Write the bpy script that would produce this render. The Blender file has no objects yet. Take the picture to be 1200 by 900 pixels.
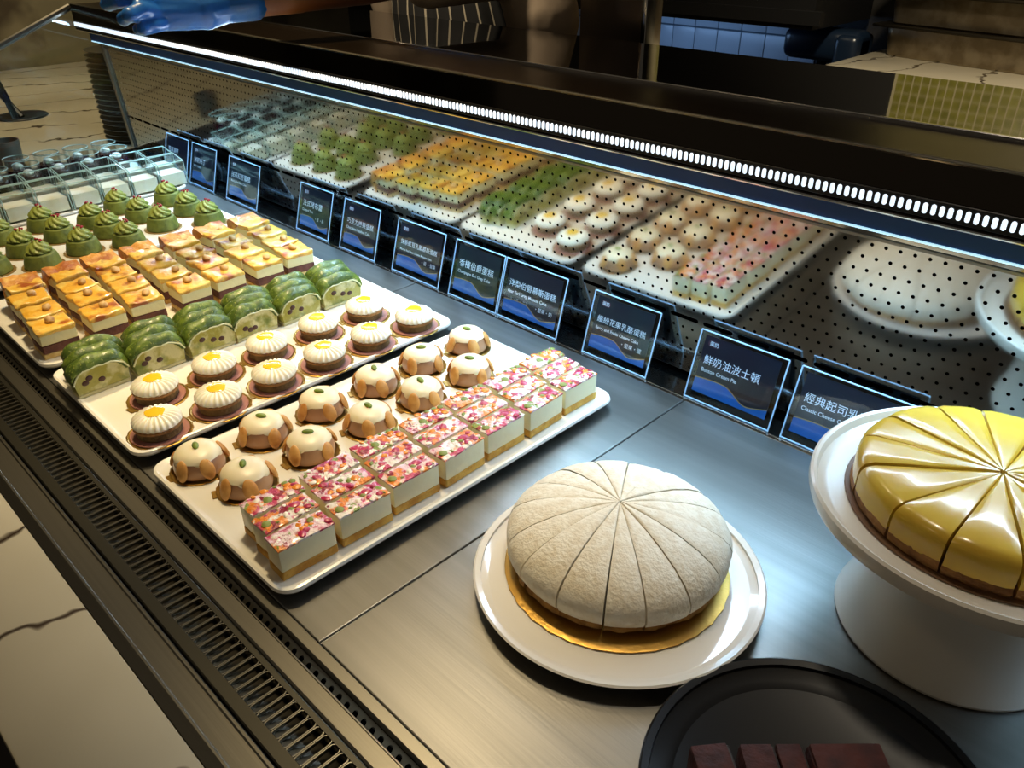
import bpy, bmesh, math, random
from mathutils import Vector, Matrix, noise
random.seed(7)
PI = math.pi
sc = bpy.context.scene
COL = sc.collection

# ------------------------------------------------------------------ camera
cam_d = bpy.data.cameras.new('camera'); cam = bpy.data.objects.new('camera', cam_d); COL.objects.link(cam)
cam_d.sensor_width = 36; cam_d.lens = 28.08; cam_d.clip_start = .01
RX = Vector((.71269887, .70145135, -.00513019)); DN = Vector((.35538022, -.36736475, -.85950453)); FW = Vector((-.60478527, .61074474, -.51110238))
m = Matrix.Identity(4)
for i in range(3):
    m[i][0] = RX[i]; m[i][1] = -DN[i]; m[i][2] = -FW[i]
m[2][3] = .62
cam.matrix_world = m
sc.camera = cam

# ------------------------------------------------------------------ world, exposure, lights
def lin(h):
    h = h.lstrip('#'); o = []
    for i in (0, 2, 4):
        c = int(h[i:i+2], 16)/255; o.append(c/12.92 if c <= .04045 else ((c+.055)/1.055)**2.4)
    return tuple(o)
w = bpy.data.worlds.new('world'); sc.world = w; w.use_nodes = True
w.node_tree.nodes['Background'].inputs[0].default_value = (*lin('e8d8c0'), 1)
w.node_tree.nodes['Background'].inputs[1].default_value = .085
vs = sc.view_settings
vs.view_transform = 'Standard'; vs.look = 'None'; vs.gamma = 1; vs.exposure = 0; vs.use_curve_mapping = False

def area(name, loc, target, sx, sy, power, color, spread=180):
    d = bpy.data.lights.new(name, 'AREA'); d.shape = 'RECTANGLE'; d.size = sx; d.size_y = sy; d.energy = power; d.color = color
    d.spread = math.radians(spread)
    o = bpy.data.objects.new(name, d); COL.objects.link(o); o.location = loc
    o.rotation_euler = (Vector(target)-Vector(loc)).to_track_quat('-Z', 'Y').to_euler()
    return o
def spot(name, loc, target, power, color, size=60, blend=.6, rad=.05):
    d = bpy.data.lights.new(name, 'SPOT'); d.energy = power; d.color = color; d.spot_size = math.radians(size); d.spot_blend = blend; d.shadow_soft_size = rad
    o = bpy.data.objects.new(name, d); COL.objects.link(o); o.location = loc
    o.rotation_euler = (Vector(target)-Vector(loc)).to_track_quat('-Z', 'Y').to_euler()
    return o
WARM = (1, .77, .43); COOL = (.45, .70, 1)
spot('unseen_overhead_spot', (-1.75, .80, 1.9), (-1.50, .56, 0), 150, WARM, 46, .75, .10)
spot('unseen_overhead_spot', (-1.05, .75, 1.9), (-.85, .56, 0), 92, WARM, 40, .75, .10)
spot('unseen_overhead_spot', (-.45, .85, 1.9), (-.30, .66, 0), 30, (1, .86, .66), 38, .8, .10)  # extra unseen lamp, added to brighten the cakes on the right
spot('unseen_overhead_spot', (-3.1, .8, 2.0), (-3.3, .8, 0), 110, (1, .80, .50), 60, .8, .08)
spot('unseen_overhead_spot', (-3.4, 1.0, 1.9), (-4.4, 1.1, .35), 95, (1, .87, .64), 60, .8, .08)  # second lamp added out of view to lift the left wall
spot('unseen_overhead_spot', (-.9, -.7, 1.9), (-.8, .0, 0), 5, WARM, 70, .8, .10)
spot('unseen_overhead_spot', (-1.40, 1.22, 1.95), (-.45, .30, 0), 13, (1, .80, .50), 34, .8, .07)  # unseen lamp, placed so its reflection gives the deck a golden glow
spot('added_kitchen_spot', (-.70, 1.85, 1.25), (-.75, 2.9, .42), 75, (1, .86, .62), 100, .8, .08)  # added low frontal spot that brightens the steel pans, not a ceiling fitting
spot('unseen_overhead_spot', (-1.6, .85, 1.30), (-1.58, 1.42, .42), 46, (1, .85, .62), 62, .8, .06)  # added fill spot out of view, brightens the person's chest
area('hood_light', (-1.9, 2.70, .275), (-1.85, 3.0, .14), .7, .04, .8, (.30, .55, 1))

# ------------------------------------------------------------------ materials
MATS = {}
def M(name, base, rough=.5, metal=0., var=None, bump=None, coat=0., sss=0., emit=None, spec=.5, stretch=(1, 1, 1), rand=True):
    """procedural principled material; var = (colour2, scale, lo, hi); bump = (scale, strength)"""
    if name in MATS: return MATS[name]
    mt = bpy.data.materials.new(name); MATS[name] = mt; mt.use_nodes = True
    nt = mt.node_tree; b = nt.nodes['Principled BSDF']
    col = lin(base) if isinstance(base, str) else base
    b.inputs['Base Color'].default_value = (*col, 1); b.inputs['Roughness'].default_value = rough; b.inputs['Metallic'].default_value = metal
    b.inputs['Specular IOR Level'].default_value = spec
    if coat: b.inputs['Coat Weight'].default_value = coat; b.inputs['Coat Roughness'].default_value = .08
    if sss: b.inputs['Subsurface Weight'].default_value = sss; b.inputs['Subsurface Radius'].default_value = (.01, .006, .003); b.inputs['Subsurface Scale'].default_value = .6
    if emit: b.inputs['Emission Color'].default_value = (*emit[0], 1); b.inputs['Emission Strength'].default_value = emit[1]
    if var or bump:
        tc = nt.nodes.new('ShaderNodeTexCoord'); mp = nt.nodes.new('ShaderNodeMapping'); mp.inputs['Scale'].default_value = stretch
        nt.links.new(tc.outputs['Object'], mp.inputs[0])
        if rand:
            oi = nt.nodes.new('ShaderNodeObjectInfo'); ml = nt.nodes.new('ShaderNodeMath'); ml.operation = 'MULTIPLY'; ml.inputs[1].default_value = 37
            nt.links.new(oi.outputs['Random'], ml.inputs[0]); nt.links.new(ml.outputs[0], mp.inputs['Location'])
    if var:
        vl = var if isinstance(var, list) else [var]
        prev = None
        for k, (c2, s, lo, hi) in enumerate(vl):
            nz = nt.nodes.new('ShaderNodeTexNoise'); nz.inputs['Scale'].default_value = s; nz.inputs['Detail'].default_value = 4
            off = nt.nodes.new('ShaderNodeVectorMath'); off.inputs[1].default_value = (k*3.7, k*1.3, k*5.1)
            nt.links.new(mp.outputs[0], off.inputs[0]); nt.links.new(off.outputs[0], nz.inputs['Vector'])
            rp = nt.nodes.new('ShaderNodeMapRange'); rp.inputs[1].default_value = lo; rp.inputs[2].default_value = hi
            nt.links.new(nz.outputs[0], rp.inputs[0])
            mx = nt.nodes.new('ShaderNodeMix'); mx.data_type = 'RGBA'
            nt.links.new(rp.outputs[0], mx.inputs[0])
            if prev is None: mx.inputs[6].default_value = (*col, 1)
            else: nt.links.new(prev, mx.inputs[6])
            mx.inputs[7].default_value = (*lin(c2), 1); prev = mx.outputs[2]
        nt.links.new(prev, b.inputs['Base Color'])
    if bump:
        nz = nt.nodes.new('ShaderNodeTexNoise'); nz.inputs['Scale'].default_value = bump[0]; nz.inputs['Detail'].default_value = 3
        nt.links.new(mp.outputs[0], nz.inputs['Vector'])
        bp = nt.nodes.new('ShaderNodeBump'); bp.inputs['Strength'].default_value = bump[1]; bp.inputs['Distance'].default_value = .004
        nt.links.new(nz.outputs[0], bp.inputs['Height']); nt.links.new(bp.outputs[0], b.inputs['Normal'])
    return mt
def glassy(name, tint, gloss=.06, ior=1.5, rough=.02):
    """clear sheet: light passes straight through, fresnel reflection on top"""
    mt = bpy.data.materials.new(name); MATS[name] = mt; mt.use_nodes = True; nt = mt.node_tree
    nt.nodes.remove(nt.nodes['Principled BSDF']); out = nt.nodes['Material Output']
    tr = nt.nodes.new('ShaderNodeBsdfTransparent'); tr.inputs[0].default_value = (*tint, 1)
    gl = nt.nodes.new('ShaderNodeBsdfGlossy'); gl.inputs['Roughness'].default_value = rough; gl.inputs[0].default_value = (.9, .95, 1, 1)
    lw = nt.nodes.new('ShaderNodeLayerWeight'); lw.inputs[0].default_value = .5
    pw = nt.nodes.new('ShaderNodeMath'); pw.operation = 'POWER'; pw.inputs[1].default_value = 4; nt.links.new(lw.outputs['Facing'], pw.inputs[0])
    ad = nt.nodes.new('ShaderNodeMath'); ad.operation = 'MULTIPLY_ADD'; ad.inputs[1].default_value = .8; ad.inputs[2].default_value = gloss; nt.links.new(pw.outputs[0], ad.inputs[0])
    mx = nt.nodes.new('ShaderNodeMixShader'); nt.links.new(ad.outputs[0], mx.inputs[0]); nt.links.new(tr.outputs[0], mx.inputs[1]); nt.links.new(gl.outputs[0], mx.inputs[2])
    nt.links.new(mx.outputs[0], out.inputs[0]); return mt
def marble(name, base, vein, scale, thin, rough=.25, second=None):
    mt = bpy.data.materials.new(name); MATS[name] = mt; mt.use_nodes = True; nt = mt.node_tree; b = nt.nodes['Principled BSDF']
    b.inputs['Roughness'].default_value = rough
    tc = nt.nodes.new('ShaderNodeTexCoord'); mp = nt.nodes.new('ShaderNodeMapping'); mp.inputs['Rotation'].default_value = (0, 0, .35); nt.links.new(tc.outputs['Object'], mp.inputs[0])
    n1 = nt.nodes.new('ShaderNodeTexWave'); n1.wave_type = 'BANDS'; n1.bands_direction = 'X'; n1.inputs['Scale'].default_value = scale; n1.inputs['Distortion'].default_value = 7; n1.inputs['Detail'].default_value = 5; n1.inputs['Detail Scale'].default_value = 1.1; n1.inputs['Detail Roughness'].default_value = .62
    nt.links.new(mp.outputs[0], n1.inputs['Vector'])
    r = nt.nodes.new('ShaderNodeMapRange'); r.inputs[1].default_value = 1-thin; r.inputs[2].default_value = 1; nt.links.new(n1.outputs['Fac'], r.inputs[0])
    n2 = nt.nodes.new('ShaderNodeTexNoise'); n2.inputs['Scale'].default_value = 5; nt.links.new(mp.outputs[0], n2.inputs['Vector'])
    r2 = nt.nodes.new('ShaderNodeMapRange'); r2.inputs[1].default_value = .34; r2.inputs[2].default_value = .48; nt.links.new(n2.outputs[0], r2.inputs[0])
    mu = nt.nodes.new('ShaderNodeMath'); mu.operation = 'MULTIPLY'; nt.links.new(r.outputs[0], mu.inputs[0]); nt.links.new(r2.outputs[0], mu.inputs[1])
    mx = nt.nodes.new('ShaderNodeMix'); mx.data_type = 'RGBA'; nt.links.new(mu.outputs[0], mx.inputs[0])
    mx.inputs[6].default_value = (*lin(base), 1); mx.inputs[7].default_value = (*lin(vein), 1)
    if second:
        m3 = nt.nodes.new('ShaderNodeMix'); m3.data_type = 'RGBA'; nt.links.new(n2.outputs[0], m3.inputs[0]); m3.inputs[6].default_value = (*lin(base), 1); m3.inputs[7].default_value = (*lin(second), 1)
        nt.links.new(m3.outputs[2], mx.inputs[6])
    nt.links.new(mx.outputs[2], b.inputs['Base Color']); return mt

STEEL = M('brushed_steel', '8e8c87', .36, 1, var=('7e7c77', 6, .3, .7), bump=(60, .04), stretch=(.15, 6, 1), rand=False)
STEEL_RAIL = M('rail_steel', '837f74', .34, 1, bump=(40, .04), stretch=(.1, 5, 1), rand=False)
POLISH = M('polished_steel', 'c4c2be', .14, 1)
MIRROR = M('perforated_mirror_steel', 'aeaca6', .08, 1, bump=(5, .010), rand=False)
DARKPOL = M('dark_polished_steel', '4a443c', .07, 1)
BLACKGLASS = M('black_glass', '050505', .04, 0, spec=.9)
BLACK = M('matte_black', '060606', .8)
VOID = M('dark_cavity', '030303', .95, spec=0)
TRAYW = M('white_melamine', 'e9e6dc', .22, spec=.5)
PORC = M('white_porcelain', 'ece9e2', .10, spec=.6)
GOLD = M('gold_card', 'a98540', .33, .85, bump=(180, .12))
GLASS = glassy('clear_glass', (.97, .99, .98), .03)
ACRYL = glassy('clear_acrylic', (.94, .98, 1), .035, 1.5, .04)
PANE = glassy('end_glass', (.95, .97, .95), .02)

# ------------------------------------------------------------------ mesh helpers
class MB:
    def __init__(s): s.v = []; s.f = []
    def add(s, vs_, fs):
        o = len(s.v); s.v += [tuple(p) for p in vs_]; s.f += [tuple(o+i for i in f) for f in fs]; return s
    def box(s, x0, y0, z0, x1, y1, z1):
        return s.add([(x0,y0,z0),(x1,y0,z0),(x1,y1,z0),(x0,y1,z0),(x0,y0,z1),(x1,y0,z1),(x1,y1,z1),(x0,y1,z1)],
                     [(0,3,2,1),(4,5,6,7),(0,1,5,4),(1,2,6,5),(2,3,7,6),(3,0,4,7)])
    def lathe(s, prof, n=32, fn=None, a0=0, caps=True):
        """prof: (r,z) from bottom to top"""
        vs_ = []; fs = []
        for i, (r, z) in enumerate(prof):
            for k in range(n):
                a = a0+2*PI*k/n; rr, zz = (r, z) if fn is None else fn(r, z, a, i)
                vs_.append((rr*math.cos(a), rr*math.sin(a), zz))
        for i in range(len(prof)-1):
            for k in range(n):
                k2 = (k+1) % n; fs.append((i*n+k, i*n+k2, (i+1)*n+k2, (i+1)*n+k))
        if caps: fs.append(tuple(range(n-1, -1, -1))); fs.append(tuple((len(prof)-1)*n+k for k in range(n)))
        return s.add(vs_, fs)
    def prism(s, out, z0, z1):
        n = len(out)
        return s.add([(x, y, z0) for x, y in out]+[(x, y, z1) for x, y in out],
                     [tuple(range(n-1, -1, -1)), tuple(range(n, 2*n))]+[(i, (i+1) % n, n+(i+1) % n, n+i) for i in range(n)])
    def rings(s, rr, cap0=True, cap1=True):
        n = len(rr[0]); vs_ = [p for r in rr for p in r]; fs = []
        for i in range(len(rr)-1):
            for k in range(n): k2 = (k+1) % n; fs.append((i*n+k, i*n+k2, (i+1)*n+k2, (i+1)*n+k))
        if cap0: fs.append(tuple(range(n-1, -1, -1)))
        if cap1: fs.append(tuple((len(rr)-1)*n+k for k in range(n)))
        return s.add(vs_, fs)
    def tube(s, path, rad, n=8):
        P = [Vector(p) for p in path]; rr = []
        for i, p in enumerate(P):
            t = (P[min(i+1, len(P)-1)]-P[max(i-1, 0)]).normalized()
            u = t.cross(Vector((0, 0, 1)) if abs(t.z) < .9 else Vector((1, 0, 0))).normalized(); v = t.cross(u)
            r = rad if not isinstance(rad, (list, tuple)) else rad[i]
            rr.append([p+u*r*math.cos(2*PI*k/n)+v*r*math.sin(2*PI*k/n) for k in range(n)])
        return s.rings(rr)
    def ell(s, c, r, nu=10, nv=6, mat=None):
        rr = []
        mat = mat or Matrix.Identity(3)
        for j in range(nv+1):
            t = -PI/2+PI*j/nv; t = max(-PI/2+.08, min(PI/2-.08, t))
            rr.append([Vector(c)+mat @ Vector((r[0]*math.cos(t)*math.cos(2*PI*k/nu), r[1]*math.cos(t)*math.sin(2*PI*k/nu), r[2]*math.sin(t))) for k in range(nu)])
        return s.rings(rr)
    def rbox(s, x0, y0, z0, x1, y1, z1, r=.002, seg=2):
        bm = bmesh.new(); bmesh.ops.create_cube(bm, size=1)
        for v in bm.verts: v.co = Vector(((x0+x1)/2+v.co.x*(x1-x0), (y0+y1)/2+v.co.y*(y1-y0), (z0+z1)/2+v.co.z*(z1-z0)))
        bmesh.ops.bevel(bm, geom=bm.edges[:], offset=r, segments=seg, affect='EDGES', profile=.5)
        bm.verts.index_update(); s.add([v.co[:] for v in bm.verts], [[v.index for v in f.verts] for f in bm.faces]); bm.free(); return s
    def jitter(s, amp, sc_=60, seed=0):
        s.v = [tuple(Vector(p)+noise.noise_vector(Vector(p)*sc_+Vector((seed*7.1, seed*3.3, seed)))*amp) for p in s.v]; return s
    def mesh(s, name, mat, ang=35, smooth=True):
        me = bpy.data.meshes.new(name); me.from_pydata(s.v, [], s.f); me.update()
        if smooth:
            me.polygons.foreach_set('use_smooth', [True]*len(me.polygons)); me.set_sharp_from_angle(angle=math.radians(ang))
        me.materials.append(mat); return me
    def build(s, name, mat, parent=None, loc=(0, 0, 0), rz=0, ang=35, smooth=True):
        return put(name, s.mesh(name, mat, ang, smooth), parent, loc, rz)
def put(name, me, parent=None, loc=(0, 0, 0), rz=0):
    o = bpy.data.objects.new(name, me); COL.objects.link(o); o.location = loc; o.rotation_euler = (0, 0, rz)
    if parent: o.parent = parent
    return o
def tag(o, label, cat, group=None):
    o['label'] = label; o['category'] = cat
    if group: o['group'] = group
    return o
def struct(o): o['kind'] = 'structure'; return o
def thing(name, label, cat, loc=(0, 0, 0), rz=0, group=None):
    o = bpy.data.objects.new(name, None); COL.objects.link(o); o.location = loc; o.rotation_euler = (0, 0, rz); o.empty_display_size = .02
    return tag(o, label, cat, group)
def dup(o, loc, rz=0, parent=None, top=True):
    c = o.copy(); COL.objects.link(c)
    if top: c.location = loc; c.rotation_euler = (0, 0, rz)
    else: c.parent = parent
    for ch in o.children: dup(ch, None, 0, c, False)
    return c
def rrect(x0, y0, x1, y1, r, n=6):
    o = []
    for cx, cy, a in ((x1-r, y0+r, -PI/2), (x1-r, y1-r, 0), (x0+r, y1-r, PI/2), (x0+r, y0+r, PI)):
        for k in range(n+1): o.append((cx+r*math.cos(a+PI/2*k/n), cy+r*math.sin(a+PI/2*k/n)))
    return o
def ringcell(mb, T, cx, cy, r, x0, x1, y0, y1, a_from=0, a_to=2*PI, n=12):
    """sheet between a rectangle and a round hole; T maps (u,v) to 3d"""
    an = [a_from+(a_to-a_from)*k/n for k in range(n+1)]
    for X in (x0, x1):
        for Y in (y0, y1):
            a = math.atan2(Y-cy, X-cx)
            for q in (a, a+2*PI):
                if a_from+1e-4 < q < a_to-1e-4: an.append(q)
    an = sorted(set(round(a, 6) for a in an)); vs_ = []; fs = []
    for a in an:
        c, s = math.cos(a), math.sin(a); t = 1e9
        if abs(c) > 1e-6: t = min(t, ((x1 if c > 0 else x0)-cx)/c if ((x1 if c > 0 else x0)-cx)/c >= -1e-9 else t)
        if abs(s) > 1e-6: t = min(t, ((y1 if s > 0 else y0)-cy)/s)
        vs_ += [T(cx+r*c, cy+r*s), T(cx+t*c, cy+t*s)]
    for k in range(len(an)-1): fs.append((2*k, 2*k+1, 2*k+3, 2*k+2))
    mb.add(vs_, fs)

# ------------------------------------------------------------------ room shell
XL, XR, ZF = -2.55, .45, -.78
FLOORM = M('dark_floor', '3a3530', .5, var=('2c2824', 3, .3, .7))
struct(MB().box(-5.4, -2.6, ZF-.05, 2.4, 3.25, ZF).build('floor', FLOORM))
BROWNM = marble('brown_stone', '8c8062', '4a4030', 1.2, .45, .35, '5f5a44')
struct(MB().box(-4.6, -2.6, ZF, -4.45, 3.25, 2.2).build('wall_left', BROWNM))
DARKW = M('dark_wall', '16130f', .6)
struct(MB().box(-4.45, 3.1, ZF, 2.4, 3.25, 2.2).build('wall_back', DARKW))
# pale wall tiles behind the kitchen, and the mosaic higher up
tilewall = struct(MB().box(-2.6, 3.06, -.4, -1.42, 3.1, .5).build('wall_tiles', M('tile_grout', '5a6470', .7)))
TILE = M('pale_wall_tile', 'c3ccd6', .25)
tm = MB().rbox(-.0515, -.008, -.148, .0515, 0, .148, .002).mesh('tile', TILE)
for i in range(11):
    for j in range(3): put('tile', tm, tilewall, (-2.54+i*.106, 3.06, -.25+j*.302))
mosaic = struct(MB().box(-1.12, 3.05, .56, .45, 3.1, 1.25).build('wall_mosaic', M('mosaic_grout', 'b7ac88', .8)))
OLIVE = M('olive_mosaic_tile', '8f8a34', .28, var=('6f6c22', 30, .35, .65))
om = MB().rbox(-.0122, -.002, -.0148, .0122, 0, .0148, .0008, 1).mesh('mosaic_tile', OLIVE)
for i in range(24):
    for j in range(12): put('mosaic_tile', om, mosaic, (-1.098+i*.0285, 3.05, .60+j*.0345))

# ------------------------------------------------------------------ the display case
case = thing('display_case', 'long stainless steel chilled display counter with seamed deck and front air grille', 'display case', (0, 0, 0))
cb = MB(); cb.box(XL, .10, ZF, XR, 1.30, -.05); cb.box(XL, .958, -.05, XR, 1.29, -.0005); cb.build('counter_base', M('counter_front', '2b2825', .5), case)
seams = [-2.54, -2.385, -1.76, -1.135, -.52, .095, XR]
for a, b in zip(seams[:-1], seams[1:]):
    MB().rbox(a+.0012, .254, -.006, b-.0012, .8835, 0, .0012, 2).build('deck_panel', STEEL, case, ang=10)
for a in seams[1:-1]:
    MB().rbox(a-.004, .254, -.012, a+.004, .8835, -.0022, .001, 1).build('seam_strip', POLISH, case)
# front rail: flat edge, groove with round vent holes, flat strip
def strip(prof, name, mat, parent=case, x0=XL, x1=XR):
    """open profile (y,z) swept along x"""
    n = len(prof); mb = MB()
    mb.add([(x0, y, z) for y, z in prof]+[(x1, y, z) for y, z in prof], [(i, n+i, n+i+1, i+1) for i in range(n-1)])
    return mb.build(name, mat, parent, ang=25)
strip([(.2535, -.02), (.2535, -.0010), (.2525, 0), (.2420, 0), (.2405, -.0015), (.2395, -.004)], 'deck_edge_rail', STEEL_RAIL)
vent = MB()
def TG(u, v): return (u, .2275+v, -.0145+v*.7)
n = int((XR-XL)/.0127)
for i in range(n):
    x0 = XL+i*.0127
    ringcell(vent, TG, x0+.00635, .0060, .0033, x0, x0+.0127, 0, .0120, n=12)
vent.build('vent_hole_strip', STEEL_RAIL, case, smooth=False)
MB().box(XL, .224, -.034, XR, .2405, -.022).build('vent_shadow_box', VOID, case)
strip([(.2285, -.020), (.2285, -.0005), (.2277, 0), (.2268, 0), (.2262, -.0010), (.2105, -.0013), (.2085, -.0025), (.2075, -.004)], 'front_rail', STEEL_RAIL)
# air grille
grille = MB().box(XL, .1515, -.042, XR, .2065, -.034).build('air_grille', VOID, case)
gs = M('grille_steel', '4a4840', .40, 1)
strip([(.2065, -.02), (.2065, -.0005), (.2055, 0), (.2005, 0), (.1995, -.002), (.1995, -.012)], 'grille_edge', gs, grille)
strip([(.1685, -.012), (.1685, -.002), (.1675, 0), (.1560, 0), (.1545, -.001), (.1540, -.02)], 'grille_edge', gs, grille)
strip([(.1680, -.0035), (.1800, -.0075), (.2000, -.0150)], 'grille_floor', M('grille_floor_steel', '57534a', .38, 1), grille)
sb = MB(); no = 28
oo_ = rrect(-.0058, .1650, .0058, .2022, .0056, 6); oi_ = rrect(-.0047, .1661, .0047, .2011, .0045, 6)
vv = [(x, y, -.0022) for x, y in oo_]+[(x, y, -.0004) for x, y in oo_]+[(x, y, -.0004) for x, y in oi_]+[(x, y, -.0045) for x, y in oi_]
sb.add(vv, [(r*no+i, r*no+(i+1) % no, (r+1)*no+(i+1) % no, (r+1)*no+i) for r in range(3) for i in range(no)])
sm = sb.mesh('grille_slat', M('grille_rim_steel', '9a968a', .3, 1), 40)
k = 0; x = -1.95
while x < .42:
    put('grille_slat', sm, grille, (x, 0, 0)); x += .0122; k += 1
strip([(.1525, -.02), (.1525, -.001), (.1515, 0), (.1490, 0), (.1475, -.0015), (.1260, -.0015), (.1245, 0), (.1225, 0), (.1120, -.005)], 'outer_trim', STEEL_RAIL)
# back: lip, ledge for the cards, perforated mirror sheet
strip([(.8850, -.02), (.8850, -.0008), (.8858, 0), (.8885, 0), (.8893, -.0008), (.8897, -.0020), (.8905, -.0002), (.958, -.0002)], 'back_lip', POLISH)
back = thing('mirror_back', 'perforated mirror steel back panel with a row of air slots', 'back panel')
TH = math.radians(4)
def TM(u, v): return (u, .945-v*math.sin(TH), v*math.cos(TH))
perf = MB(); PX = .0165; HR = .0024
for k in range(-5, 12):
    v0 = .0997+(k-.5)*PX; v1 = v0+PX; vc = (v0+v1)/2
    if k == 0:
        x = -2.55+.0145
        perf.add([TM(XL, v0), TM(x, v0), TM(x, v1), TM(XL, v1)], [(0, 1, 2, 3)])
        while x+.057 <= XR:
            cl, cr, r = x+.0075, x+.0495, .0032
            ringcell(perf, TM, cl, vc, r, x, cl, v0, v1, PI/2, 3*PI/2, 6)
            ringcell(perf, TM, cr, vc, r, cr, x+.057, v0, v1, -PI/2, PI/2, 6)
            perf.add([TM(cl, v0), TM(cr, v0), TM(cr, vc-r), TM(cl, vc-r)], [(0, 1, 2, 3)])
            perf.add([TM(cl, vc+r), TM(cr, vc+r), TM(cr, v1), TM(cl, v1)], [(0, 1, 2, 3)])
            x += .057
        continue
    x = XL if k % 2 == 0 else XL-.5*PX
    if k % 2: perf.add([TM(XL, v0), TM(XL+.5*PX, v0), TM(XL+.5*PX, v1), TM(XL, v1)], [(0, 1, 2, 3)]); x = XL+.5*PX
    while x+PX <= XR:
        ringcell(perf, TM, x+PX/2, vc, HR, x, x+PX, v0, v1, n=8); x += PX
vt = .0997+11.5*PX
perf.add([TM(XL, vt), TM(XR, vt), TM(XR, .303), TM(XL, .303)], [(0, 1, 2, 3)])
perf.build('perforated_sheet', MIRROR, back, smooth=False)
def bar(u0, u1, v0, v1, t, name, mat):
    mb = MB(); nrm = Vector((0, -math.cos(TH), -math.sin(TH)))
    q = [Vector(TM(*p)) for p in ((u0, v0), (u1, v0), (u1, v1), (u0, v1))]
    mb.add(q+[p+nrm*t for p in q], [(4, 5, 6, 7), (0, 1, 5, 4), (1, 2, 6, 5), (2, 3, 7, 6), (3, 0, 4, 7)]); return mb.build(name, mat, back)
bar(XL, XR, .2880, .2915, .002, 'panel_rim', STEEL_RAIL)
bar(XL+.0005, XL+.018, .004, .303, .006, 'end_post', STEEL_RAIL)
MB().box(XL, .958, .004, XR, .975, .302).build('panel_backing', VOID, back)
MB().box(XL, .975, .004, XR, 1.29, .302).build('rear_cabinet', M('rear_cabinet_steel', '3a3835', .4, .8), back)
# canopy with the LED row
canopy = thing('light_canopy', 'dark polished canopy with black glass top and white LED row', 'canopy')
strip([(.905, .345), (.905, .3385), (.868, .3385), (.866, .3400), (.8655, .4010), (.8662, .4022)], 'canopy_front', DARKPOL, canopy)
strip([(.8662, .4022), (.866, .4040), (.868, .4048), (.872, .4048), (.8735, .4035), (.8735, .402)], 'canopy_trim', STEEL_RAIL, canopy)
strip([(.8735, .4030), (.9960, .4030)], 'canopy_ledge', M('bronze_ledge', '3b2f24', .32, 1), canopy)
strip([(.996, .4030), (.9962, .4065), (.9975, .4075), (1.001, .4075), (1.0025, .4060)], 'canopy_trim', POLISH, canopy)
MB().box(XL, 1.0025, .398, XR, 1.30, .4062).build('black_glass_top', BLACKGLASS, canopy)
strip([(.8662, .3385), (.8640, .3385), (.8635, .3400), (.8640, .3415), (.8656, .3415)], 'canopy_trim', POLISH, canopy)
MB().box(XL, .9065, .3045, XR, 1.29, .3975).build('canopy_core', VOID, canopy)
MB().box(XL, .8980, .3085, XR, .905, .3390).build('inner_strip', M('inner_strip_led_blue', '28487a', .3), canopy)  # blue light from the LEDs is put into the strip's base colour
MB().box(XL, .868, .339, XL+.004, 1.30, .4025).build('canopy_end', DARKPOL, canopy)
CEM = M('led_glow', 'ffffff', .4, emit=((.72, .86, 1), 1.05))
led_bed = MB().rbox(XL+.004, .8635, .3445, XR, .8662, .3640, .0008, 1).build('led_channel', M('led_channel_black', '0b0b0c', .35), canopy)
lm = MB()
oo = rrect(-.0024, -.0056, .0024, .0056, .0023, 4)
lm.add([(x*s, y0, z*s) for s, y0 in ((1, 0), (1, -.0008), (.8, -.0022)) for x, z in oo], [(i, (i+1) % len(oo), len(oo)*(1)+(i+1) % len(oo), len(oo)+i) for i in range(len(oo))]+[(len(oo)+i, len(oo)+(i+1) % len(oo), 2*len(oo)+(i+1) % len(oo), 2*len(oo)+i) for i in range(len(oo))]+[tuple(range(2*len(oo), 3*len(oo)))])
lmm = lm.mesh('led_lens', CEM, 60)
x = -2.54; k = 0
while k < 297: put('led_lens', lmm, canopy, (x, .8636, .3545)); x += .0083; k += 1
rest = MB()
while x < XR: rest.add([(vx+x, vy, vz) for vx, vy, vz in lm.v], lm.f); x += .0083
ro = rest.build('led_lens_row', CEM, canopy, (0, .8636, .3545)); ro['kind'] = 'stuff'
tube = MB().tube([(XL+.01, .8965, .3075), (XR, .8965, .3075)], .0015, 8).build('light_tube', M('light_tube_glow', 'ffffff', .4, emit=((.45, .82, 1), 1.0)), canopy)
# the light these two rows give
area('led_row_light', (-1.05, .858, .352), (-1.05, .30, .0), 2.95, .012, 6.0, (.62, .80, 1))
area('light_tube_light', (-1.05, .893, .304), (-1.05, .885, .0), 2.95, .006, 9, (.36, .68, 1), 130)
# end glass with a steel top rail
egl = thing('end_glass_panel', 'clear glass end panel with sloping steel top rail', 'glass panel')
MB().add([(XL-.006, y, z) for y, z in ((.256, .002), (.94, .002), (.94, .33), (.869, .398), (.40, .208), (.256, .15))]+[(XL, y, z) for y, z in ((.256, .002), (.94, .002), (.94, .33), (.869, .398), (.40, .208), (.256, .15))],
         [(0, 1, 2, 3, 4, 5), (11, 10, 9, 8, 7, 6)]+[(i, (i+1) % 6, 6+(i+1) % 6, 6+i) for i in range(6)]).build('end_glass', PANE, egl)
MB().tube([(XL-.003, .866, .396), (XL-.003, .40, .209), (XL-.003, .26, .152)], .009, 8).build('end_glass_rail', STEEL_RAIL, egl)

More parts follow.
